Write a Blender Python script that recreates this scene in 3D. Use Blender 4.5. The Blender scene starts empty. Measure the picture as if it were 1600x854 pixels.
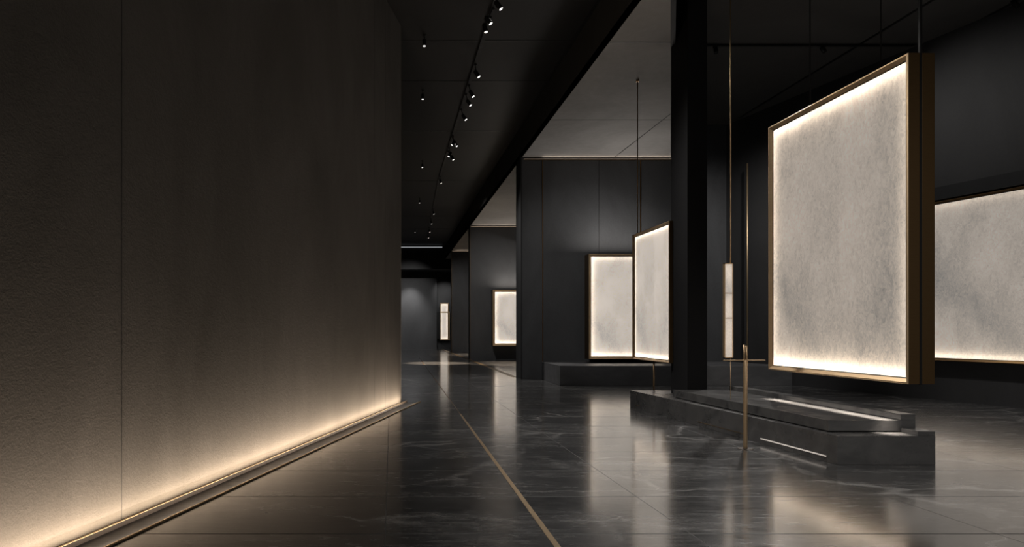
import bpy, bmesh, math, random
from mathutils import Vector, Matrix
random.seed(4)
SC = bpy.context.scene
COL = SC.collection
PI = math.pi

# ------------------------------------------------------------------ camera, world, exposure
cd = bpy.data.cameras.new('camera'); cam = bpy.data.objects.new('camera', cd); COL.objects.link(cam)
cam.location = (0, 0, 1.6); cam.rotation_euler = (PI/2, 0, 0)
cd.sensor_width = 36; cd.lens = 24; cd.shift_x = 188/1600; cd.shift_y = 88/1600
cd.clip_start = 0.05; cd.clip_end = 200
SC.camera = cam
w = bpy.data.worlds.new('world'); SC.world = w; w.use_nodes = True
bg = w.node_tree.nodes['Background']; bg.inputs[0].default_value = (1, 0.95, 0.9, 1); bg.inputs[1].default_value = 0.22
SC.view_settings.view_transform = 'Standard'; SC.view_settings.look = 'None'
SC.view_settings.exposure = 0.0; SC.view_settings.gamma = 1; SC.view_settings.use_curve_mapping = False

WARM = (1.0, 0.80, 0.60); SOFT = (1.0, 0.88, 0.76)

def area(name, loc, direction, sx, sy, power, color=WARM, spread=180, parent=None, up=None):
    """rectangular lamp, sx along 'up' axis hint, emitting along direction"""
    l = bpy.data.lights.new(name, 'AREA'); l.shape = 'RECTANGLE'; l.size = sx; l.size_y = sy
    l.energy = power; l.color = color; l.spread = math.radians(spread)
    o = bpy.data.objects.new(name, l); COL.objects.link(o)
    z = -Vector(direction).normalized()
    x = Vector(up or (1, 0, 0)); x = (x - z*x.dot(z)).normalized(); y = z.cross(x)
    m = Matrix((x, y, z)).transposed().to_4x4(); m.translation = Vector(loc)
    o.matrix_world = m
    if parent: o.parent = parent
    return o

def spot(name, loc, target, power, deg, blend=0.6, color=SOFT, r=0.04):
    l = bpy.data.lights.new(name, 'SPOT'); l.energy = power; l.spot_size = math.radians(deg)
    l.spot_blend = blend; l.color = color; l.shadow_soft_size = r
    o = bpy.data.objects.new(name, l); COL.objects.link(o)
    o.location = loc
    o.rotation_euler = (Vector(target)-Vector(loc)).to_track_quat('-Z', 'Y').to_euler()
    return o

# ------------------------------------------------------------------ materials
def nodes(name):
    m = bpy.data.materials.new(name); m.use_nodes = True
    nt = m.node_tree; b = nt.nodes['Principled BSDF']
    return m, nt, b
def N(nt, t, **k):
    n = nt.nodes.new(t)
    for a, v in k.items(): setattr(n, a, v)
    return n
def ramp(nt, src, stops):
    r = N(nt, 'ShaderNodeValToRGB')
    e = r.color_ramp.elements
    while len(e) < len(stops): e.new(0.5)
    for i, (p, c) in enumerate(stops):
        e[i].position = p; e[i].color = (*c, 1) if hasattr(c, '__len__') else (c, c, c, 1)
    nt.links.new(src, r.inputs[0]); return r.outputs[0]
def coord(nt, scale=(1, 1, 1), rot=(0, 0, 0), kind='world'):
    if kind == 'world':
        g = N(nt, 'ShaderNodeNewGeometry').outputs['Position']
    else:
        g = N(nt, 'ShaderNodeTexCoord').outputs['Object']
    mp = N(nt, 'ShaderNodeMapping'); mp.inputs['Scale'].default_value = scale; mp.inputs['Rotation'].default_value = rot
    nt.links.new(g, mp.inputs['Vector']); return mp.outputs[0]
def noise(nt, vec, sc, det=4, rough=0.55, dist=0.0):
    n = N(nt, 'ShaderNodeTexNoise'); n.inputs['Scale'].default_value = sc; n.inputs['Detail'].default_value = det
    n.inputs['Roughness'].default_value = rough; n.inputs['Distortion'].default_value = dist
    nt.links.new(vec, n.inputs['Vector']); return n.outputs['Fac']
def math_(nt, op, a, b=None, clamp=False):
    n = N(nt, 'ShaderNodeMath', operation=op); n.use_clamp = clamp
    for i, v in enumerate((a, b)):
        if v is None: continue
        if isinstance(v, (int, float)): n.inputs[i].default_value = v
        else: nt.links.new(v, n.inputs[i])
    return n.outputs[0]
def mixc(nt, fac, a, b, mode='MIX'):
    n = N(nt, 'ShaderNodeMix', data_type='RGBA', blend_type=mode)
    if isinstance(fac, (int, float)): n.inputs[0].default_value = fac
    else: nt.links.new(fac, n.inputs[0])
    for i, v in ((6, a), (7, b)):
        if isinstance(v, tuple): n.inputs[i].default_value = (*v, 1)
        else: nt.links.new(v, n.inputs[i])
    return n.outputs[2]
def bump(nt, b, h, strength, dist):
    n = N(nt, 'ShaderNodeBump'); n.inputs['Strength'].default_value = strength; n.inputs['Distance'].default_value = dist
    nt.links.new(h, n.inputs['Height']); nt.links.new(n.outputs[0], b.inputs['Normal'])

def plaster(name, lo, hi, rough=0.75, bs=0.25, grain=60, spec=0.3, cloud=0.6, bd=0.01):
    m, nt, b = nodes(name)
    v = coord(nt); v2 = coord(nt, (1, 1, 0.45))
    a = noise(nt, v2, cloud, 6, 0.62, 0.6); f = noise(nt, v, grain, 3, 0.6)
    c = math_(nt, 'ADD', math_(nt, 'MULTIPLY', a, 0.8), math_(nt, 'MULTIPLY', f, 0.2))
    nt.links.new(ramp(nt, c, [(0.33, lo), (0.68, hi)]), b.inputs['Base Color'])
    b.inputs['Roughness'].default_value = rough; b.inputs['Specular IOR Level'].default_value = spec
    bump(nt, b, math_(nt, 'ADD', f, noise(nt, v, grain*0.3, 4, 0.6)), bs, bd)
    return m

M = {}
M['left_wall'] = plaster('left_wall_plaster', (0.10, 0.092, 0.082), (0.155, 0.143, 0.13), 0.85, 0.4, 60, 0.2, 0.7, 0.008)
M['wall'] = plaster('charcoal_plaster', (0.030, 0.031, 0.033), (0.058, 0.060, 0.064), 0.6, 0.12, 25, 0.35, 0.5)
M['dark_wall'] = plaster('black_plaster', (0.012, 0.0125, 0.0135), (0.022, 0.023, 0.025), 0.6, 0.1, 25, 0.3, 0.5)
M['fascia'] = plaster('fascia_plaster', (0.04, 0.039, 0.037), (0.055, 0.053, 0.05), 0.9, 0.1, 25, 0.05, 0.5)
M['column'] = plaster('column_plaster', (0.008, 0.008, 0.0085), (0.013, 0.013, 0.014), 0.75, 0.1, 25, 0.12, 0.5)
M['ceiling'] = plaster('grey_ceiling_plaster', (0.17, 0.165, 0.16), (0.27, 0.262, 0.255), 0.7, 0.25, 6, 0.3, 0.35, 0.03)
M['black_ceiling'] = plaster('black_ceiling_panels', (0.010, 0.0097, 0.0093), (0.016, 0.0153, 0.0145), 0.55, 0.08, 20, 0.3, 0.3)

M['dark_ceiling'] = plaster('dark_ceiling_panels', (0.075, 0.072, 0.069), (0.11, 0.106, 0.10), 0.6, 0.08, 20, 0.3, 0.3)
M['right_wall'] = plaster('right_wall_plaster', (0.035, 0.035, 0.036), (0.055, 0.055, 0.057), 0.6, 0.1, 25, 0.3, 0.5)
def make_floor():
    m, nt, b = nodes('dark_slate_floor')
    g = N(nt, 'ShaderNodeNewGeometry').outputs['Position']
    sp = N(nt, 'ShaderNodeSeparateXYZ'); nt.links.new(g, sp.inputs[0])
    v = coord(nt); vs = coord(nt, (0.35, 1.6, 1)); vf = coord(nt, (1.0, 4.0, 1))
    cl = noise(nt, vs, 0.9, 8, 0.62, 1.0); fine = noise(nt, vf, 5, 6, 0.65, 0.6); patch = noise(nt, v, 14, 5, 0.7, 1.5)
    base = ramp(nt, math_(nt, 'ADD', math_(nt, 'MULTIPLY', cl, 0.55), math_(nt, 'MULTIPLY', fine, 0.45)),
                [(0.34, (0.018, 0.0182, 0.0187)), (0.5, (0.052, 0.0522, 0.053)), (0.68, (0.20, 0.197, 0.194))])
    # veins: distorted voronoi edges
    nz = N(nt, 'ShaderNodeTexNoise'); nz.inputs['Scale'].default_value = 1.1; nz.inputs['Detail'].default_value = 5
    nt.links.new(v, nz.inputs['Vector'])
    va = N(nt, 'ShaderNodeVectorMath', operation='MULTIPLY_ADD'); nt.links.new(nz.outputs['Color'], va.inputs[0])
    va.inputs[1].default_value = (0.8, 0.8, 0); nt.links.new(coord(nt, (0.5, 0.85, 0), (0, 0, 0.35)), va.inputs[2])
    vo = N(nt, 'ShaderNodeTexVoronoi', feature='DISTANCE_TO_EDGE'); vo.inputs['Scale'].default_value = 0.75
    nt.links.new(va.outputs[0], vo.inputs['Vector'])
    vein = ramp(nt, vo.outputs['Distance'], [(0.0, 1.0), (0.008, 0.7), (0.022, 0.0)])
    brk = ramp(nt, noise(nt, v, 0.8, 4, 0.7), [(0.40, 0.0), (0.56, 1.0)])
    vm = math_(nt, 'MULTIPLY', vein, brk)
    c1 = mixc(nt, math_(nt, 'MULTIPLY', vm, 0.85), base, (0.42, 0.41, 0.40))
    # slab joints
    def joint(axis, off, per, wd):
        s = math_(nt, 'ADD', sp.outputs[axis], 200*per - off)
        s = math_(nt, 'MODULO', s, per)
        s = math_(nt, 'ABSOLUTE', math_(nt, 'SUBTRACT', s, per/2))
        return math_(nt, 'GREATER_THAN', s, per/2 - wd)
    j = math_(nt, 'MAXIMUM', joint(0, 4.75, 2.4, 0.004), joint(1, 7.76, 1.2, 0.009))
    c2 = mixc(nt, j, c1, (0.004, 0.004, 0.004))
    nt.links.new(c2, b.inputs['Base Color'])
    rg = ramp(nt, math_(nt, 'ADD', math_(nt, 'MULTIPLY', fine, 0.5), math_(nt, 'MULTIPLY', cl, 0.5)), [(0.3, 0.17), (0.7, 0.32)])
    rg = math_(nt, 'ADD', rg, math_(nt, 'MULTIPLY', j, 0.4))
    nt.links.new(rg, b.inputs['Roughness']); b.inputs['Specular IOR Level'].default_value = 1.0
    h = math_(nt, 'ADD', math_(nt, 'MULTIPLY', patch, 0.5), math_(nt, 'MULTIPLY', fine, 0.8))
    h = math_(nt, 'SUBTRACT', h, math_(nt, 'MULTIPLY', j, 0.8))
    bump(nt, b, h, 0.10, 0.010)
    cw = ramp(nt, math_(nt, 'ADD', math_(nt, 'MULTIPLY', cl, 0.4), math_(nt, 'MULTIPLY', fine, 0.6)), [(0.36, 0.55), (0.6, 1.0)]); nt.links.new(math_(nt, 'MULTIPLY', cw, math_(nt, 'SUBTRACT', 1.0, math_(nt, 'MULTIPLY', j, 0.8))), b.inputs['Coat Weight']); b.inputs['Coat IOR'].default_value = 2.35
    nt.links.new(ramp(nt, fine, [(0.3, 0.09), (0.7, 0.17)]), b.inputs['Coat Roughness'])
    return m
M['floor'] = make_floor()

def stone(name, lo, hi, r0, r1):
    m, nt, b = nodes(name)
    v = coord(nt); cl = noise(nt, coord(nt, (0.7, 1.5, 1.5)), 1.6, 8, 0.65, 1.2)
    nt.links.new(ramp(nt, cl, [(0.32, lo), (0.7, hi)]), b.inputs['Base Color'])
    nt.links.new(ramp(nt, noise(nt, v, 4, 5), [(0.3, r0), (0.7, r1)]), b.inputs['Roughness'])
    b.inputs['Specular IOR Level'].default_value = 0.9
    bump(nt, b, noise(nt, v, 9, 6, 0.7, 1), 0.05, 0.004)
    return m
M['plinth'] = stone('dark_plinth_stone', (0.04, 0.04, 0.041), (0.10, 0.098, 0.096), 0.22, 0.38)
M['slab'] = stone('polished_slab_stone', (0.045, 0.045, 0.046), (0.10, 0.098, 0.096), 0.14, 0.26)
M['platform'] = stone('platform_stone', (0.055, 0.056, 0.059), (0.10, 0.10, 0.104), 0.35, 0.5)

def metal(name, col, rough, metallic=1.0, var=0.06, axis=(3, 3, 40)):
    m, nt, b = nodes(name)
    n = noise(nt, coord(nt, axis), 3, 4, 0.6)
    b.inputs['Metallic'].default_value = metallic
    nt.links.new(ramp(nt, n, [(0.3, tuple(x*0.85 for x in col)), (0.7, col)]), b.inputs['Base Color'])
    nt.links.new(ramp(nt, n, [(0.3, rough-var), (0.7, rough+var)]), b.inputs['Roughness'])
    return m
M['brass'] = metal('aged_brass', (0.60, 0.44, 0.27), 0.45, 0.9)
M['bronze'] = metal('dark_bronze', (0.19, 0.118, 0.055), 0.38)
M['black'] = metal('matte_black_metal', (0.012, 0.012, 0.012), 0.5, 0.4)
M['umber'] = metal('dark_umber_metal', (0.03, 0.02, 0.012), 0.6, 0.3)
M['brass_floor'] = metal('floor_brass', (0.42, 0.31, 0.19), 0.38, 1, 0.06, (10, 10, 10))
M['cable'] = metal('bronze_cable', (0.30, 0.2, 0.11), 0.4)

def emit(name, col, s):
    m, nt, b = nodes(name)
    b.inputs['Base Color'].default_value = (0.6, 0.6, 0.6, 1)
    b.inputs['Emission Color'].default_value = (*col, 1); b.inputs['Emission Strength'].default_value = s
    n = N(nt, 'ShaderNodeTexNoise'); n.inputs['Scale'].default_value = 30
    nt.links.new(ramp(nt, n.outputs['Fac'], [(0, 0.3), (1, 0.5)]), b.inputs['Roughness'])
    return m
M['lens'] = emit('lit_lens', (1, 0.97, 0.92), 2.2)
M['dim_lens'] = emit('weak_lit_lens', (1, 0.93, 0.85), 1.2)
M['led'] = emit('led_line', (1.0, 0.8, 0.62), 0.5)
M['cove_led'] = emit('cove_led_line', (1.0, 0.72, 0.5), 0.28)
M['plinth_led'] = emit('plinth_led_line', (1.0, 0.85, 0.72), 0.3)
M['cool_led'] = emit('cool_led_line', (0.9, 0.95, 1.0), 0.28)

def diffuser(name, strength, sc=1.0, lo=0.45, trans=0.75):
    """alabaster-like sheet: lit evenly from its back plus light let through from the strips behind its edges"""
    m = bpy.data.materials.new(name); m.use_nodes = True; nt = m.node_tree; nt.nodes.clear()
    out = N(nt, 'ShaderNodeOutputMaterial')
    v = coord(nt, (1, 1, 0.6), kind='object'); vz = coord(nt, (1, 1, 0.5), kind='object')
    big = noise(nt, v, 0.55*sc, 3, 0.5, 0.3); mid = noise(nt, vz, 4.5*sc, 8, 0.7, 0.4); fine = noise(nt, v, 20*sc, 6, 0.75, 1.2)
    s = math_(nt, 'ADD', math_(nt, 'MULTIPLY', big, 0.55), math_(nt, 'MULTIPLY', mid, 0.12))
    s = math_(nt, 'ADD', s, math_(nt, 'MULTIPLY', fine, 0.36))
    tex = ramp(nt, s, [(0.38, (lo*1.0, lo*0.97, lo*0.93)), (0.5, (0.74, 0.68, 0.61)), (0.62, (1.0, 0.93, 0.85))])
    em = N(nt, 'ShaderNodeEmission'); em.inputs['Strength'].default_value = strength; nt.links.new(tex, em.inputs['Color'])
    tr = N(nt, 'ShaderNodeBsdfTranslucent')
    t2 = mixc(nt, 1.0, tex, (trans, trans, trans), 'MULTIPLY'); nt.links.new(t2, tr.inputs['Color'])
    df = N(nt, 'ShaderNodeBsdfDiffuse'); df.inputs['Color'].default_value = (0.10, 0.095, 0.09, 1)
    a1 = N(nt, 'ShaderNodeAddShader'); a2 = N(nt, 'ShaderNodeAddShader')
    nt.links.new(em.outputs[0], a1.inputs[0]); nt.links.new(tr.outputs[0], a1.inputs[1])
    nt.links.new(a1.outputs[0], a2.inputs[0]); nt.links.new(df.outputs[0], a2.inputs[1])
    nt.links.new(a2.outputs[0], out.inputs[0])
    return m
M['diff_big'] = diffuser('alabaster_sheet', 0.33, 1.0, 0.36)
M['diff_small'] = diffuser('pale_alabaster_sheet', 0.60, 1.3, 0.48)
M['diff_wall'] = diffuser('warm_alabaster_sheet', 0.36, 1.0, 0.42)
M['diff_slim'] = diffuser('dim_alabaster_sheet', 0.33, 4, 0.5)

# ------------------------------------------------------------------ mesh helpers
def bm_box(bm, x0, x1, y0, y1, z0, z1):
    vs = [bm.verts.new(p) for p in ((x0,y0,z0),(x1,y0,z0),(x1,y1,z0),(x0,y1,z0),(x0,y0,z1),(x1,y0,z1),(x1,y1,z1),(x0,y1,z1))]
    for f in ((3,2,1,0),(4,5,6,7),(0,1,5,4),(1,2,6,5),(2,3,7,6),(3,0,4,7)): bm.faces.new([vs[i] for i in f])
def bm_prism(bm, pts, z0, z1):
    a = [bm.verts.new((x, y, z0)) for x, y in pts]; b = [bm.verts.new((x, y, z1)) for x, y in pts]
    n = len(pts); bm.faces.new(a[::-1]); bm.faces.new(b)
    for i in range(n): bm.faces.new((a[i], a[(i+1) % n], b[(i+1) % n], b[i]))
def bm_tube(bm, p, q, r0, r1=None, seg=16):
    r1 = r0 if r1 is None else r1
    p, q = Vector(p), Vector(q); z = (q-p).normalized()
    x = z.orthogonal().normalized(); y = z.cross(x)
    A = [bm.verts.new(p + (x*math.cos(t) + y*math.sin(t))*r0) for t in (2*PI*i/seg for i in range(seg))]
    B = [bm.verts.new(q + (x*math.cos(t) + y*math.sin(t))*r1) for t in (2*PI*i/seg for i in range(seg))]
    bm.faces.new(A[::-1]); bm.faces.new(B)
    for i in range(seg): bm.faces.new((A[i], A[(i+1) % seg], B[(i+1) % seg], B[i]))
def bm_lathe(bm, p, q, prof, seg=20):
    """prof: (t along p->q in metres, radius)"""
    p = Vector(p); z = (Vector(q)-p).normalized(); x = z.orthogonal().normalized(); y = z.cross(x)
    rings = [[bm.verts.new(p + z*t + (x*math.cos(a) + y*math.sin(a))*r) for a in (2*PI*i/seg for i in range(seg))] for t, r in prof]
    bm.faces.new(rings[0][::-1]); bm.faces.new(rings[-1])
    for A, B in zip(rings, rings[1:]):
        for i in range(seg): bm.faces.new((A[i], A[(i+1) % seg], B[(i+1) % seg], B[i]))
def obj(name, bm, mat, parent=None, bevel=0.0, smooth=False):
    bmesh.ops.recalc_face_normals(bm, faces=bm.faces)
    me = bpy.data.meshes.new(name); bm.to_mesh(me); bm.free(); me.materials.append(M[mat] if isinstance(mat, str) else mat)
    o = bpy.data.objects.new(name, me); COL.objects.link(o)
    if parent: o.parent = parent
    if bevel:
        b = o.modifiers.new('bevel', 'BEVEL'); b.width = bevel; b.segments = 2; b.limit_method = 'ANGLE'
    if smooth:
        for f in me.polygons: f.use_smooth = len(f.vertices) == 4
    return o
def box(name, mat, x0, x1, y0, y1, z0, z1, parent=None, bevel=0.0):
    bm = bmesh.new(); bm_box(bm, x0, x1, y0, y1, z0, z1); return obj(name, bm, mat, parent, bevel)
def prism(name, mat, pts, z0, z1, parent=None, bevel=0.0):
    bm = bmesh.new(); bm_prism(bm, pts, z0, z1); return obj(name, bm, mat, parent, bevel)
def tube(name, mat, p, q, r, parent=None):
    bm = bmesh.new(); bm_tube(bm, p, q, r); return obj(name, bm, mat, parent, smooth=True)
def struct(o, label=None):
    o['kind'] = 'structure'
    if label: o['label'] = label
    return o
def thing(name, label, cat, loc=(0, 0, 0), rz=0, group=None):
    o = bpy.data.objects.new(name, None); COL.objects.link(o); o.empty_display_size = 0.2
    o.location = loc; o.rotation_euler = (0, 0, rz); tag(o, label, cat, group); return o
def tag(o, label, cat, group=None):
    o['label'] = label; o['category'] = cat
    if group: o['group'] = group
    return o

# ------------------------------------------------------------------ structure
ZH, ZB = 8.28, 7.2          # hall ceiling, bay ceiling
FX = 4.24                   # line where the bays begin
W1, W2, W3, WF = 22.15, 36.6, 48.0, 56.5

struct(box('floor', 'floor', -12, 19, -6, 60, -0.2, 0))

# left diagonal wall
A = Vector((-2.46, 5.05)); B = Vector((0.196, 14.97)); d = (B-A).normalized(); n = Vector((d.y, -d.x))   # n towards the hall
A0 = A - d*9
def lw(s, t):           # s metres along the wall from its far end back to the viewer, t metres off its face
    p = B - d*s + n*t; return (p.x, p.y)
LEN = (B-A0).length
wl = struct(prism('wall_left', 'left_wall', [lw(0, 0), lw(LEN, 0), lw(LEN, -0.3), lw(0, -0.3)], 0, ZH+0.3))
def wall_s(px):         # distance from the far end for a photo column
    t = (px-612)/1067
    lam = (A.x - t*A.y)/(t*d.y - d.x); P = A + d*lam; return (B-P).length
for px in (190, 585, 602):
    s = wall_s(px)
    prism('panel_joint', 'black', [lw(s-0.0025, 0.0015), lw(s+0.0025, 0.0015), lw(s+0.0025, -0.02), lw(s-0.0025, -0.02)], 0, ZH, wl)
box('end_cap', 'left_wall', B.x-0.01, B.x+0.012, B.y+0.02, B.y+0.3, 0, ZH, wl)

# curb with a hidden light slot along the left wall
cv = thing('light_curb', 'long low bronze curb hiding a warm light slot along the foot of the left wall', 'light trough', (*lw(LEN/2, 0.1), 0))
def under(o, p):
    o.parent = p; o.matrix_parent_inverse = Matrix.Translation(p.location).inverted() if p.rotation_euler.z == 0 else p.matrix_basis.inverted(); return o
bpy.context.view_layer.update()
G = 0.13
under(prism('lip', 'umber', [lw(0, G), lw(LEN, G), lw(LEN, G+0.018), lw(0, G+0.018)], 0, 0.052), cv)
o = under(prism('brass_edge', 'brass', [lw(0, G-0.001), lw(LEN, G-0.001), lw(LEN, G+0.02), lw(0, G+0.02)], 0.052, 0.0565), cv); o['label'] = 'bright brass top edge of the curb'
under(prism('slot_bottom', 'black', [lw(0, 0.002), lw(LEN, 0.002), lw(LEN, G), lw(0, G)], 0.0, 0.006), cv)
under(prism('led_strip', 'led', [lw(0.05, 0.07), lw(LEN, 0.07), lw(LEN, 0.085), lw(0.05, 0.085)], 0.006, 0.012), cv)
band = thing('stone_border', 'smooth grey stone band in the floor between the bronze curb and the outer brass line', 'floor border', (*lw(LEN/2, 0.3), 0))
under(prism('band', 'platform', [lw(0, G+0.018), lw(LEN, G+0.018), lw(LEN, 0.36), lw(0, 0.36)], 0.0, 0.012), band)
under(prism('brass_edging', 'brass', [lw(-0.35, 0.36), lw(LEN, 0.36), lw(LEN, 0.375), lw(-0.35, 0.375)], 0.0, 0.016), band)
under(prism('shadow_gap', 'black', [lw(0, 0.375), lw(LEN, 0.375), lw(LEN, 0.39), lw(0, 0.39)], 0.0, 0.004), band)  # black strip painted in for the shadow along the brass edging
# the slot's own lamps (two runs: one grazing close to the wall, one thrown higher)
seg = LEN-0.1
c = B - d*(0.05+seg/2)
dir3 = Vector((d.x, d.y, 0)); nn = Vector((n.x, n.y, 0))
c1 = c + n*0.095; c2 = c + n*0.09
area('curb_light', (c1.x, c1.y, 0.02), -nn*0.25 + Vector((0, 0, 1)), seg, 0.03, 135, (1, 0.78, 0.56), 180, None, dir3)
c3 = c + n*0.367
area('border_light', (c3.x, c3.y, 0.018), -nn + Vector((0, 0, 1.8)), seg, 0.012, 115, (1, 0.82, 0.66), 180, None, dir3)

# hall ceiling, with black joints
hc = struct(prism('ceiling', 'black_ceiling', [(-12, -6), (FX, -6), (FX, 54), (-12, 54)], ZH, ZH+0.25))
for yp in (64, 127, 205, 282.5, 338, 357):
    Y = (ZH-1.6)*1067/(515-yp)
    box('ceiling_joint', 'black', -8, FX, Y-0.045, Y+0.045, ZH-0.007, ZH+0.01, hc)
for X in (FX-0.05,):
    box('ceiling_joint', 'black', X-0.03, X+0.03, -6, 54, ZH-0.006, ZH+0.01, hc)

# bay ceilings (light grey) and the black ceiling of the right-hand zone, split by the diagonal partition
RX = 0.4085                 # the diagonal edge of the grey bay ceiling, in line with the partition behind the column
bc = struct(prism('ceiling', 'ceiling', [(FX, FX/RX), (RX*22.3, 22.3), (19, 24), (19, 60), (FX, 60)], ZB, ZB+0.2))
rc = struct(prism('ceiling', 'dark_ceiling', [(FX, -6), (19, -6), (19, 24.0), (RX*22.3, 22.3), (FX, FX/RX)], ZH, ZH+0.2))
struct(prism('wall_downstand', 'dark_wall', [(FX, FX/RX), (RX*22.1, 22.1), (RX*22.1+0.08, 22.06), (FX+0.08, FX/RX-0.04)], ZB+0.002, ZH))
struct(box('wall_fascia', 'fascia', FX, FX+0.03, -6, 54, ZB+0.004, ZH+0.2))
for yp in (66, 187):
    Y = (ZB-1.6)*1067/(515-yp)
    box('ceiling_joint', 'black', FX+0.01, RX*Y, Y-0.012, Y+0.012, ZB-0.004, ZB+0.01, bc)
box('ceiling_joint', 'black', 7.22, 7.25, 16.6, 22.1, ZB-0.004, ZB+0.01, bc)
for X, ye in ((10.96, 21.5), (12.7, 15.0)):
    box('ceiling_joint', 'black', X-0.035, X+0.035, -6, ye, ZH-0.006, ZH+0.01, rc)
Yj = 6.68*1067/(515-69)
box('ceiling_joint', 'black', 6.8, 12.3, Yj-0.045, Yj+0.045, ZH-0.006, ZH+0.01, rc)

# partitions between the bays
def bay_wall(name, Y, x0, x1, th, edge=True, strips=()):
    o = struct(box(name, 'wall', x0, x1, Y, Y+th, 0, ZB))
    if edge: box('brass_corner', 'bronze', x0-0.01, x0+0.012, Y-0.01, Y+0.012, 0, ZB-0.1, o)
    box('cove_ledge', 'bronze', x0+0.05, x1, Y-0.06, Y, ZB-0.10, ZB-0.085, o)
    box('cove_strip', 'cove_led', x0+0.05, x1, Y-0.02, Y-0.002, ZB-0.083, ZB-0.06, o)
    return o
b1 = bay_wall('wall_back', W1, 4.24, 9.15, 0.85, False)
box('end_panel', 'dark_wall', 4.19, 4.24, W1, W1+0.85, 0, ZB, b1)
b2 = bay_wall('wall_middle', W2, 4.2, 14, 0.8)
b3 = bay_wall('wall_rear', W3, 4.22, 14, 0.8)
box('panel_joint', 'black', 6.72, 6.735, W1-0.003, W1, 0.57, ZB-0.1, b1)
area('cove_light', (7.2, W1-0.05, ZB-0.075), (0, -0.35, 1), 4.6, 0.03, 3, (1, 0.82, 0.66), 180)
area('cove_light', (8, W2-0.05, ZB-0.075), (0, -0.35, 1), 7, 0.03, 5, (1, 0.8, 0.62), 180)
area('cove_light', (8, W3-0.05, ZB-0.075), (0, -0.35, 1), 7, 0.03, 6, (1, 0.8, 0.62), 180)

# diagonal partition behind the column and the rear wall of the right zone
p0 = Vector((6.18, 14.45)); p1 = Vector((9.30, 22.0)); pd = (p1-p0).normalized(); pn = Vector((pd.y, -pd.x))
struct(prism('wall_partition', 'dark_wall', [tuple(p0-pn*0.12), tuple(p0+pn*0.12), tuple(p1+pn*0.12), tuple(p1-pn*0.12)], 0, ZH))
struct(box('wall_corner', 'wall', 9.2, 12.5, 22.3, 23.1, 0, ZH))
# right angled wall
R0 = Vector((10.6, 23.75)); rdv = (Vector((12.85, 13.88))-Vector((11.5, 19.8))).normalized(); rn = Vector((rdv.y, -rdv.x))   # rn towards the room (-x)
rn = rn if rn.x < 0 else -rn
def rw(s, t): p = R0 + rdv*s + rn*t; return (p.x, p.y)
struct(prism('wall_right', 'right_wall', [rw(0, 0), rw(30, 0), rw(30, -0.4), rw(0, -0.4)], 0, ZH))
struct(box('wall_side', 'wall', 14, 14.3, 24, 60, 0, ZB))
struct(box('wall_hidden', 'dark_wall', -8.3, -8, 10, 60, 0, ZH))

# hall end
struct(box('wall_lintel', 'dark_wall', -8, FX, 54, 54.3, 6.4, ZH))
struct(box('wall_lintel', 'dark_wall', FX, 14, 54, 54.3, 6.4, ZB))
struct(box('ceiling', 'dark_wall', -8, 14, 54.3, 58.5, 6.4, 6.6))
struct(box('wall_far', 'wall', -8, 3.73, WF, WF+1.6, 0, 6.4))
struct(box('wall_far', 'wall', 3.73, 14, WF+0.9, WF+1.6, 0, 6.4))
box_o = box('linear_light', 'cool_led', -2, 4.0, 53.94, 54.0, 8.10, 8.16)
tag(box_o, 'thin pale light line under the hall ceiling above the far lintel', 'linear light')

# raised platform along the back wall
tag(prism('low_platform', 'platform', [(4.83, 19.6), (8.15, 19.6), (9.0, 21.75), (9.0, 22.12), (4.86, 22.12)], 0, 0.57, bevel=0.006), 'long low dark stone platform at the back wall left of the black column', 'platform')
tag(prism('low_platform', 'platform', [(8.55, 19.6), (11.5, 19.6), (10.98, 21.9), (10.93, 22.26), (9.65, 22.26)], 0, 0.57, bevel=0.006), 'low dark stone platform in the right back corner behind the big hanging panel', 'platform')

# ------------------------------------------------------------------ column
co = thing('column', 'tall black square column rising from the rear of the stepped plinth', 'column', (5.73, 13.15, 0.346))
under(box('shaft', 'column', 5.545, 5.915, 12.80, 13.54, 0.347, ZH-0.005), co)

# ------------------------------------------------------------------ stepped plinth
pl = thing('plinth', 'large dark stone plinth, lower wide block of the stepped pair beside the brass post', 'plinth', (5.8, 11, 0))
P = [(5.28, 8.09), (6.445, 8.09), (6.445, 14.2), (4.96, 14.2)]
under(prism('block', 'plinth', P, 0.0, 0.345, bevel=0.004), pl)
under(box('end_kerb', 'plinth', 6.24, 6.445, 8.095, 8.36, 0.345, 0.398, bevel=0.003), pl)
def lf(Y, off): return 5.28-0.05237*(Y-8.09) - off
def bar(name, mat, y0, y1, z0, z1, off=0.006):
    return under(prism(name, mat, [(lf(y0, off), y0), (lf(y0, -0.01), y0), (lf(y1, -0.01), y1), (lf(y1, off), y1)], z0, z1), pl)
o = bar('light_bar', 'plinth_led', 8.28, 9.62, 0.062, 0.078); o['label'] = 'pale glowing bar low on the side of the plinth'
bar('brass_inlay', 'brass_floor', 9.95, 11.4, 0.066, 0.076, 0.003)
bar('brass_inlay', 'brass_floor', 13.75, 13.95, 0.066, 0.076, 0.003)
sl = thing('plinth_slab', 'polished dark stone slab, smaller upper step lying on the big plinth', 'plinth', (5.8, 10.5, 0.345))
under(prism('slab', 'slab', [(5.36, 8.38), (6.43, 8.38), (6.43, 12.67), (5.22, 12.67)], 0.36, 0.492, bevel=0.003), sl)
under(prism('recessed_base', 'black', [(5.39, 8.41), (6.41, 8.41), (6.41, 12.64), (5.26, 12.64)], 0.345, 0.36), sl)
under(box('side_kerb', 'slab', 6.25, 6.43, 8.385, 12.64, 0.492, 0.565, bevel=0.003), sl)

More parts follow.
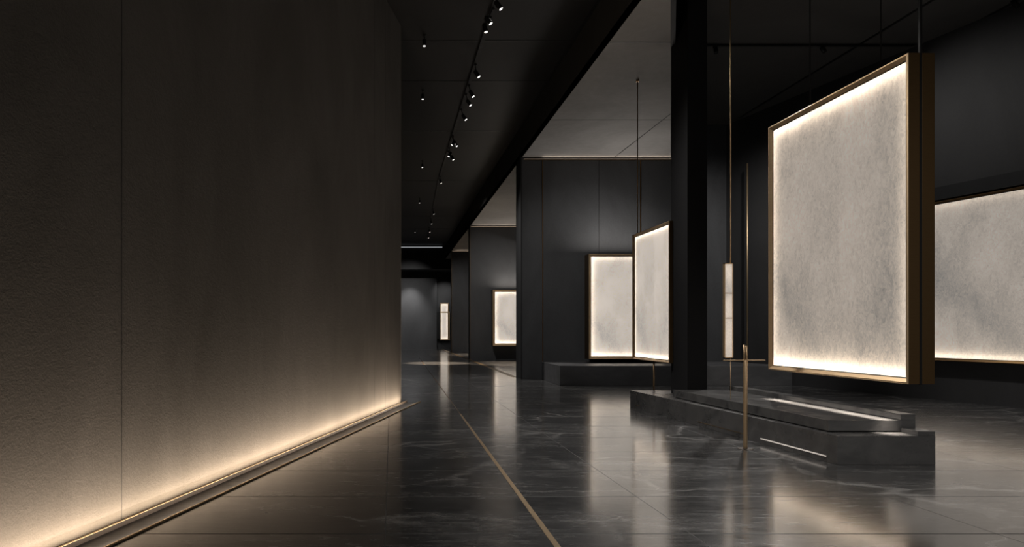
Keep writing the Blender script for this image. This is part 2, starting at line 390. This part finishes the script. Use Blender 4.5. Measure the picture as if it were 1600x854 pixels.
# ------------------------------------------------------------------ brass inlays in the floor
def fx(Y): return 1.17 + 0.0105*Y
t = prism('floor_inlay', 'brass_floor', [(fx(3)-0.026, 3), (fx(3)+0.026, 3), (fx(13)+0.016, 13), (fx(13)-0.016, 13)], -0.01, 0.003)
tag(t, 'wide brass strip set into the dark floor, running from the front edge up the middle', 'floor strip')
t = prism('floor_inlay', 'bronze', [(fx(13)-0.008, 13.0), (fx(13)+0.008, 13.0), (fx(40)+0.012, 40), (fx(40)-0.012, 40)], -0.01, 0.002)
tag(t, 'thin faint bronze line continuing the brass strip into the far hall floor', 'floor strip')
for X, wd, lab in ((4.12, 0.035, 'wider brass line in the floor at the threshold of the side bays, hall side'),
                   (4.22, 0.02, 'narrow brass line in the floor at the threshold of the side bays, bay side')):
    t = box('threshold_strip', 'brass_floor', X-wd, X+wd, W1+0.9, 56.4, -0.01, 0.008)
    tag(t, lab, 'floor strip')

# brass uprights on the back wall
t = box('wall_strip', 'bronze', 4.885, 4.915, W1-0.012, W1, 0.57, ZB-0.1)
tag(t, 'thin vertical brass strip on the back wall above the left end of the platform', 'wall strip')
for x0 in (8.02, 8.10):
    pass
t = box('wall_strip', 'bronze', 8.055, 8.09, W1-0.014, W1, 0.57, ZB-0.1)
tag(t, 'thin vertical brass strip on the back wall above and behind the column-side glowing panel', 'wall strip')
t = thing('brass_pole', 'slender full-height brass pole on the platform near the right corner', 'pole', (10.94, 21.0, 0.571))
under(tube('rod', 'brass', (10.94, 21.0, 0.572), (10.94, 21.0, 6.72), 0.024), t)
under(tube('foot', 'brass', (10.94, 21.0, 0.571), (10.94, 21.0, 0.586), 0.06), t)

# brass post with cross arm in front of the plinth
ps = thing('brass_post', 'freestanding brass post with a thin cross arm on the floor before the plinth', 'post', (4.755, 9.18, 0))
PX, PY = 4.755, 9.18
bm = bmesh.new(); bm_lathe(bm, (PX, PY, 0), (PX, PY, 1), [(0, .024), (.006, .026), (1.17, .026), (1.18, .022), (1.19, .02)]); under(obj('pole', bm, 'brass', smooth=True), ps)
bm = bmesh.new(); bm_lathe(bm, (PX, PY, 0), (PX, PY, 1), [(0, .10), (.006, .10), (.010, .09)], 32); under(obj('base_plate', bm, 'umber'), ps)
bm = bmesh.new(); bm_tube(bm, (PX-0.016, PY, 1.16), (PX-0.016, PY, 1.40), 0.011); under(obj('upper_prong', bm, 'brass', smooth=True), ps)
bm = bmesh.new(); bm_tube(bm, (PX+0.016, PY, 1.16), (PX+0.016, PY, 1.385), 0.011); under(obj('upper_prong', bm, 'brass', smooth=True), ps)
bm = bmesh.new(); bm_box(bm, 4.46, 5.02, PY-0.012, PY+0.012, 1.182, 1.198); under(obj('cross_arm', bm, 'brass'), ps)

# ------------------------------------------------------------------ glowing panels
def ring(bm, w, h, prof):
    """mitred ring round a w x h rectangle (x centred, z from 0): prof = (inset, y) pairs"""
    R = []
    for i, y in prof:
        R.append([bm.verts.new(p) for p in ((-w/2+i, y, i), (w/2-i, y, i), (w/2-i, y, h-i), (-w/2+i, y, h-i))])
    for a, b in zip(R, R[1:]):
        for k in range(4): bm.faces.new((a[k], a[(k+1) % 4], b[(k+1) % 4], b[k]))
def light_panel(label, loc, rz, w, h, depth, fw, mat, powers, name='light_panel', group=None, frame='brass', strips=True, splits=()):
    """front faces local -y; powers = bottom, top, left, right watts per metre"""
    t = thing(name, label, 'light panel', loc, rz, group)
    k = fw
    bm = bmesh.new(); ring(bm, w, h, [(0, 0.015), (0, 0.008), (0.006, 0.0), (k*0.3, 0.0), (k*0.34, 0.004), (k*0.9, 0.03), (k, 0.034), (k, 0.045)])
    obj('frame', bm, frame, t)
    bm = bmesh.new(); ring(bm, w, h, [(0, depth), (0, 0.015)]); obj('casing', bm, 'bronze', t)
    bm = bmesh.new(); ring(bm, w, h, [(k, 0.036), (k+0.001, 0.046), (k+0.010, 0.046), (k+0.010, 0.040), (k+0.012, 0.040), (k+0.012, 0.06)])
    obj('shadow_gap', bm, 'black', t)
    i = k+0.012
    bm = bmesh.new(); vs = [bm.verts.new(p) for p in ((-w/2+i, 0.045, i), (w/2-i, 0.045, i), (w/2-i, 0.045, h-i), (-w/2+i, 0.045, h-i))]
    bm.faces.new(vs); o = obj('glowing_sheet', bm, mat, t); o['label'] = 'mottled alabaster-like glowing sheet'
    box('back_panel', 'bronze', -w/2+0.001, w/2-0.001, depth-0.01, depth, 0.001, h-0.001, t)
    if strips:
        y = min(depth-0.02, 0.125); e = i+0.012
        L = (('b', (0, y, e), (0, -1, 1.2), (1, 0, 0), w-2*i, powers[0]), ('t', (0, y, h-e), (0, -1, -1.2), (1, 0, 0), w-2*i, powers[1]),
             ('l', (-w/2+e, y, h/2), (1.2, -1, 0), (0, 0, 1), h-2*i, powers[2]), ('r', (w/2-e, y, h/2), (-1.2, -1, 0), (0, 0, 1), h-2*i, powers[3]))
        for _, lc, dr, up, ln, pw in L:
            a = area('edge_light', lc, dr, ln, 0.02, pw*ln*0.42, (1, 0.86, 0.70), 180, None, up)
            mw = a.matrix_world.copy(); a.parent = t; a.matrix_basis = mw
    return t

# big hanging panel over the plinth
X1 = 6.12
t = light_panel('largest glowing panel, bronze framed, hanging over the stepped plinth', (X1, 9.6, 0.955), -PI/2, 3.0, 3.93, 0.143, 0.065, 'diff_big', (7, 4.5, 1.6, 0.8))
# rear case and black spacer of the same panel (local +y is away from the glowing face)
box('spacer', 'black', -1.47, 1.47, 0.143, 0.178, 0.03, 3.9, t)
box('rear_case', 'bronze', -1.5, 1.5, 0.178, 0.325, 0.0, 3.93, t, 0.003)
for yy in (10.15, 8.68):
    tube('suspension_cable', 'black', (9.6-yy, 0.10, 3.93), (9.6-yy, 0.10, ZH-0.957), 0.009, t)
o = box('hanging_bar', 'black', 1.47, 1.502, 0.147, 0.174, -0.01, ZH-0.957, t)

# tall hanging panel left of the column
t = light_panel('tall narrow glowing panel hanging just left of the black column, seen at a slant', (5.46, 14.475, 0.94), -PI/2, 2.05, 2.81, 0.10, 0.05, 'diff_small', (3.0, 1.6, 1.0, 0.8))
tube('suspension_cable', 'cable', (14.475-15.3, 0.05, 2.81), (14.475-15.3, 0.05, ZB-0.94), 0.012, t)
tube('ceiling_cup', 'cable', (14.475-15.3, 0.05, ZB-0.94-0.05), (14.475-15.3, 0.05, ZB-0.94), 0.035, t)
tube('support_rod', 'cable', (0.13, 0.05, -0.94), (0.13, 0.05, 0.0), 0.018, t)

# frontal panel on the back wall
t = light_panel('deep glowing panel facing front, fixed to the back wall above the low platform', (7.31, 21.2, 0.69), 0, 2.38, 3.27, 0.45, 0.075, 'diff_small', (3.0, 1.6, 1.8, 0.8))
box('wall_mount', 'black', -0.9, 0.9, 0.45, 0.95, 0.3, 2.9, t)

# panel in the second bay
t = light_panel('small glowing panel in the second side bay, cut off by the near partition', (6.8, 35.8, 0.76), 0, 3.0, 2.95, 0.5, 0.11, 'diff_small', (3.4, 2.0, 2.0, 0.8))
box('wall_mount', 'black', -1.2, 1.2, 0.5, 0.8, 0.3, 2.6, t)

# far panel at the hall end
t = light_panel('tiny narrow glowing panel at the far end of the hall', (4.38, 56.8, 0.75), 0, 0.74, 3.1, 0.3, 0.07, 'diff_small', (2, 2, 1, 1))
box('cross_bar', 'brass', -0.37, 0.45, -0.03, 0.02, 2.26, 2.36, t)
box('side_wing', 'black', -0.66, -0.372, 0.05, 0.59, 0.1, 2.33, t)
box('side_wing', 'black', 0.372, 0.8, 0.05, 0.59, 0.1, 2.33, t)
box('side_post', 'brass', 0.372, 0.45, -0.02, 0.05, 0.0, 2.3, t)

# panel on the right wall
s_mid = (Vector((12.85, 13.88))-R0).length + 0.3
px_, py_ = rw(s_mid, 0.20)
ang = math.atan2(-rdv.y, -rdv.x)      # direction pointing back along the wall
# local -y must equal rn
rz = math.atan2(rn.x, -rn.y)
t = light_panel('wide glowing panel on the right-hand wall, running out of the picture', (px_, py_, 0.90), rz, 6.4, 3.60, 0.15, 0.06, 'diff_wall', (2.4, 0.7, 0.8, 0.8), frame='bronze')
box('wall_mount', 'black', -3.0, 3.0, 0.15, 0.2, 0.3, 3.3, t)
v_ = prism('wall_valance', 'dark_wall', [rw(s_mid-3.4, 0), rw(s_mid+4, 0), rw(s_mid+4, 0.26), rw(s_mid-3.4, 0.26)], 4.52, 4.80)
tag(v_, 'dark projecting ledge running above the glowing panel on the right-hand wall', 'ledge')

# slim pendant of three panes
t = thing('pendant_light', 'slim hanging light of three stacked panes right of the column', 'pendant light', (5.42, 11.0, 1.15))
def pend():
    w, h = 0.14, 1.52
    bm = bmesh.new(); bm_box(bm, -w/2, -w/2+0.012, -0.03, 0.03, 0, h); bm_box(bm, w/2-0.012, w/2, -0.03, 0.03, 0, h)
    bm_box(bm, -w/2, w/2, -0.03, 0.03, 0, 0.012); bm_box(bm, -w/2, w/2, -0.03, 0.03, h-0.012, h)
    for z in (0.64, 1.04): bm_box(bm, -w/2+0.012, w/2-0.012, -0.028, 0.028, z-0.006, z+0.006)
    obj('frame', bm, 'brass', t)
    for z0, z1 in ((0.012, 0.634), (0.646, 1.034), (1.046, 1.508)):
        box('pane', 'diff_slim', -w/2+0.012, w/2-0.012, -0.018, 0.018, z0, z1, t)
    tube('rod', 'brass', (0.04, 0, h), (0.04, 0, ZH-1.152), 0.009, t)
    tube('lower_rod', 'brass', (0.04, 0, -0.655), (0.04, 0, 0), 0.004, t)
pend()

# ------------------------------------------------------------------ spotlights
tr = box('lighting_track', 'black', 2.05, 2.13, 7, 30, ZH-0.05, ZH-0.008); tag(tr, 'black lighting track on the hall ceiling, nearer run full of spotlights', 'lighting track')
tr = prism('lighting_track', 'black', [(2.05, 30.1), (2.13, 30.1), (2.64, 52), (2.56, 52)], ZH-0.05, ZH-0.008); tag(tr, 'black lighting track on the hall ceiling, far run near the hall end', 'lighting track')
tr = box('lighting_track', 'black', 7.0, 12.2, Yj-0.03, Yj+0.03, ZH-0.045, ZH-0.008); tag(tr, 'black cross track on the ceiling above the big hanging panel', 'lighting track')

def spotlight(label, lens, top, dirv, L=0.20, r=0.045, mat='lens', group=None, name='spotlight'):
    """lens = centre of the lit end; top = where it hangs from"""
    t = thing(name, label, 'spotlight', top, 0, group)
    lens, top, dv = Vector(lens), Vector(top), Vector(dirv).normalized()
    back = lens - dv*L
    bm = bmesh.new(); bm_lathe(bm, back-top, lens-top, [(0, r*0.75), (0.015, r*0.95), (0.03, r), (L-0.012, r), (L, r*0.95), (L, r*0.8), (L-0.012, r*0.78)]); obj('housing', bm, 'black', t, smooth=True)
    bm = bmesh.new(); bm_tube(bm, lens-top-dv*0.010, lens-top-dv*0.003, r*0.78, seg=20); obj('lens', bm, mat, t)
    mid = back + dv*L*0.3
    bm = bmesh.new(); bm_tube(bm, (0, 0, 0), (mid-top), 0.012, seg=8); bm_box(bm, -0.03, 0.03, -0.05, 0.05, -0.03, 0.0); obj('mount', bm, 'black', t)
    return t
GT = 'spotlights on the hall lighting track'
HS = [((783, 14), 1, 'topmost spotlight on the hall track, lit lens tilted right', 1), ((767, 37), 1, 'second spotlight from the top of the hall track, close above a third', 1), ((759.5, 50), .3, 'third spotlight from the top of the hall track, dimmer lens', 1),
      ((748.5, 120), 1, 'lone spotlight on the hall track midway between the upper trio and lower trio', 1), ((739.5, 151), .8, 'fifth spotlight down the hall track, top of the lower trio', 1), ((735.5, 164.5), 1, 'middle spotlight of the lower trio on the hall track', 1),
      ((728, 187), 1, 'lowest spotlight of the lower trio on the hall track', 1), ((714, 228.5), .9, 'right head of the upper small pair far down the hall track', 1), ((706, 226.5), -1, 'left head of the upper small pair far down the hall track', 0),
      ((701, 244.5), -.8, 'left head of the lower small pair far down the hall track', 1), ((708.5, 249.5), .8, 'right head of the lower small pair far down the hall track', 1)]
for (px, py), s, lab, br in HS:
    Y = 6.30*1067/(515-py); X = (px-612)/1067*Y
    spotlight(lab, (X, Y, 7.90), (2.09, Y+0.05, ZH-0.051), (0.62*s, -0.25, -1), 0.20, 0.05, 'lens' if br and s != .3 else 'dim_lens', GT)
for px, py, lab in ((690, 287, 'tiny unlit spotlight alone on the far hall track, just beyond the last lit pair'), (682, 335, 'tiny spotlight far down the hall track, highest of the dim cluster of four'), (675.5, 350, 'tiny spotlight far down the hall track, second highest of the dim cluster of four'),
                    (672, 363, 'tiny spotlight far down the hall track, third of the dim cluster of four'), (670, 372, 'farthest tiny spotlight on the hall track, lowest of the dim cluster of four')):
    Y = 6.30*1067/(515-py); X = 2.09 + max(0, Y-30)*0.0233
    spotlight(lab, (X+0.05, Y, 7.92), (X, Y+0.05, ZH-0.051), (0.3, -0.3, -1), 0.18, 0.045, 'dim_lens', GT)
CS = [((663, 72), 'brightest single ceiling spot near the left wall edge', 'lens'), ((660.5, 155), 'middle single ceiling spot left of the hall track', 'lens'), ((660, 261.5), 'small lit single ceiling spot further down the hall', 'lens'),
      ((655.5, 317), 'dark unlit single ceiling spot far down the hall', 'dim_lens'), ((648.5, 363), 'last tiny single ceiling spot at the end of the hall', 'dim_lens')]
for (px, py), lab, mt in CS:
    Y = 6.42*1067/(515-py); X = (px-612)/1067*Y
    spotlight(lab, (X, Y, 8.02), (X, Y+0.02, ZH), (0, -0.12, -1), 0.16, 0.042, mt, 'single spots on the hall ceiling', 'ceiling_spot')
spotlight('small unlit black spotlight on the cross track beside the column', (7.55, Yj-0.1, ZH-0.24), (7.57, Yj, ZH-0.05), (-0.1, -0.4, -1), 0.15, 0.05, 'black')
spotlight('small unlit black spotlight on the cross track above the big hanging panel', (10.08, Yj-0.1, ZH-0.22), (10.1, Yj, ZH-0.05), (0.4, -0.4, -1), 0.15, 0.05, 'black')
spotlight('unlit black spotlight high in the top right corner', (12.62, 13.75, ZH-0.18), (12.58, 13.8, ZH-0.02), (0.5, -0.4, -1), 0.15, 0.05, 'black')

# ------------------------------------------------------------------ light thrown by the ceiling spots, plus added fill spots without fixtures
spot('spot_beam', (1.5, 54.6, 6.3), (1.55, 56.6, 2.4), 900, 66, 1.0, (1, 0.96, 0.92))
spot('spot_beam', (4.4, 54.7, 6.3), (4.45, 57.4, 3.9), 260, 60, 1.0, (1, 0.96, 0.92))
spot('spot_beam', (2.3, 33.2, 8.0), (2.2, 32.8, 0), 17000, 25, 0.5, WARM)
spot('spot_beam', (7.0, 33.0, 7.1), (6.2, 32.4, 0), 9000, 44, 0.8, WARM)  # added lamp brightening the second bay floor, no fixture there
spot('spot_beam', (8.0, 44.5, 7.1), (6.5, 44, 0), 6000, 60, 0.8, WARM)  # likewise added, for the third bay floor
spot('spot_beam', (2.1, 14.8, 8.0), (6.9, W1, 2.2), 1250, 50, 1.0, (1, 0.96, 0.92))
spot('spot_beam', (2.1, 28, 8.0), (6.2, W2, 2.6), 1300, 52, 1.0, (1, 0.96, 0.92))
spot('spot_beam', (2.4, 40, 8.0), (5.4, W3, 2.6), 1000, 50, 1.0, (1, 0.96, 0.92))
spot('spot_beam', (9.6, 16.0, 8.0), (10.6, 22.3, 1.5), 1300, 80, 1.0, (1, 0.96, 0.92), 0.35)  # fill added for the right back corner; cross track heads are unlit
# fill lamps added above the two frontal panels to brighten the grey bay ceilings
area('fill_uplight', (7.2, 21.3, 4.0), (0, -0.12, 1), 1.8, 0.2, 65, (1, 0.93, 0.86), 180)
area('fill_uplight', (6.6, 36.0, 3.76), (0, -0.08, 1), 2.0, 0.2, 60, (1, 0.9, 0.8), 180)
area('under_light', (6.14, 9.6, 0.948), (-0.12, 0, -1), 0.02, 2.8, 30, SOFT, 40)
spot('spot_beam', (2.1, 14.2, 8.05), (5.2, 9.4, 0), 1900, 74, 1.0, (1, 0.95, 0.9), 0.4)
spot('spot_beam', (2.1, 23.5, 8.05), (2.9, 20, 0), 2400, 80, 1.0, (1, 0.95, 0.9), 0.1)
spot('spot_beam', (8.5, 15.8, 8.05), (8.2, 11.5, 0), 2000, 95, 1.0, (1, 0.95, 0.9), 0.1)  # added floor fill over the right-hand zone
spot('spot_beam', (1.9, 47, 7.9), (1.2, 56.5, 3.0), 1700, 44, 1.0, (1, 0.96, 0.92))  # extra fill added around the pool on the far wall
spot('spot_beam', (8.2, 15.9, 8.0), (12.5, 15.0, 5.2), 260, 75, 1.0, (1, 0.96, 0.92), 0.1)  # added wash to lift the right wall out of black
spot('spot_beam', (2.1, 2.5, 8.05), (6.0, 9.6, 0.2), 1500, 46, 1.0, (1, 0.95, 0.9), 0.3)  # unseen lamp added above the view to brighten the plinth fronts
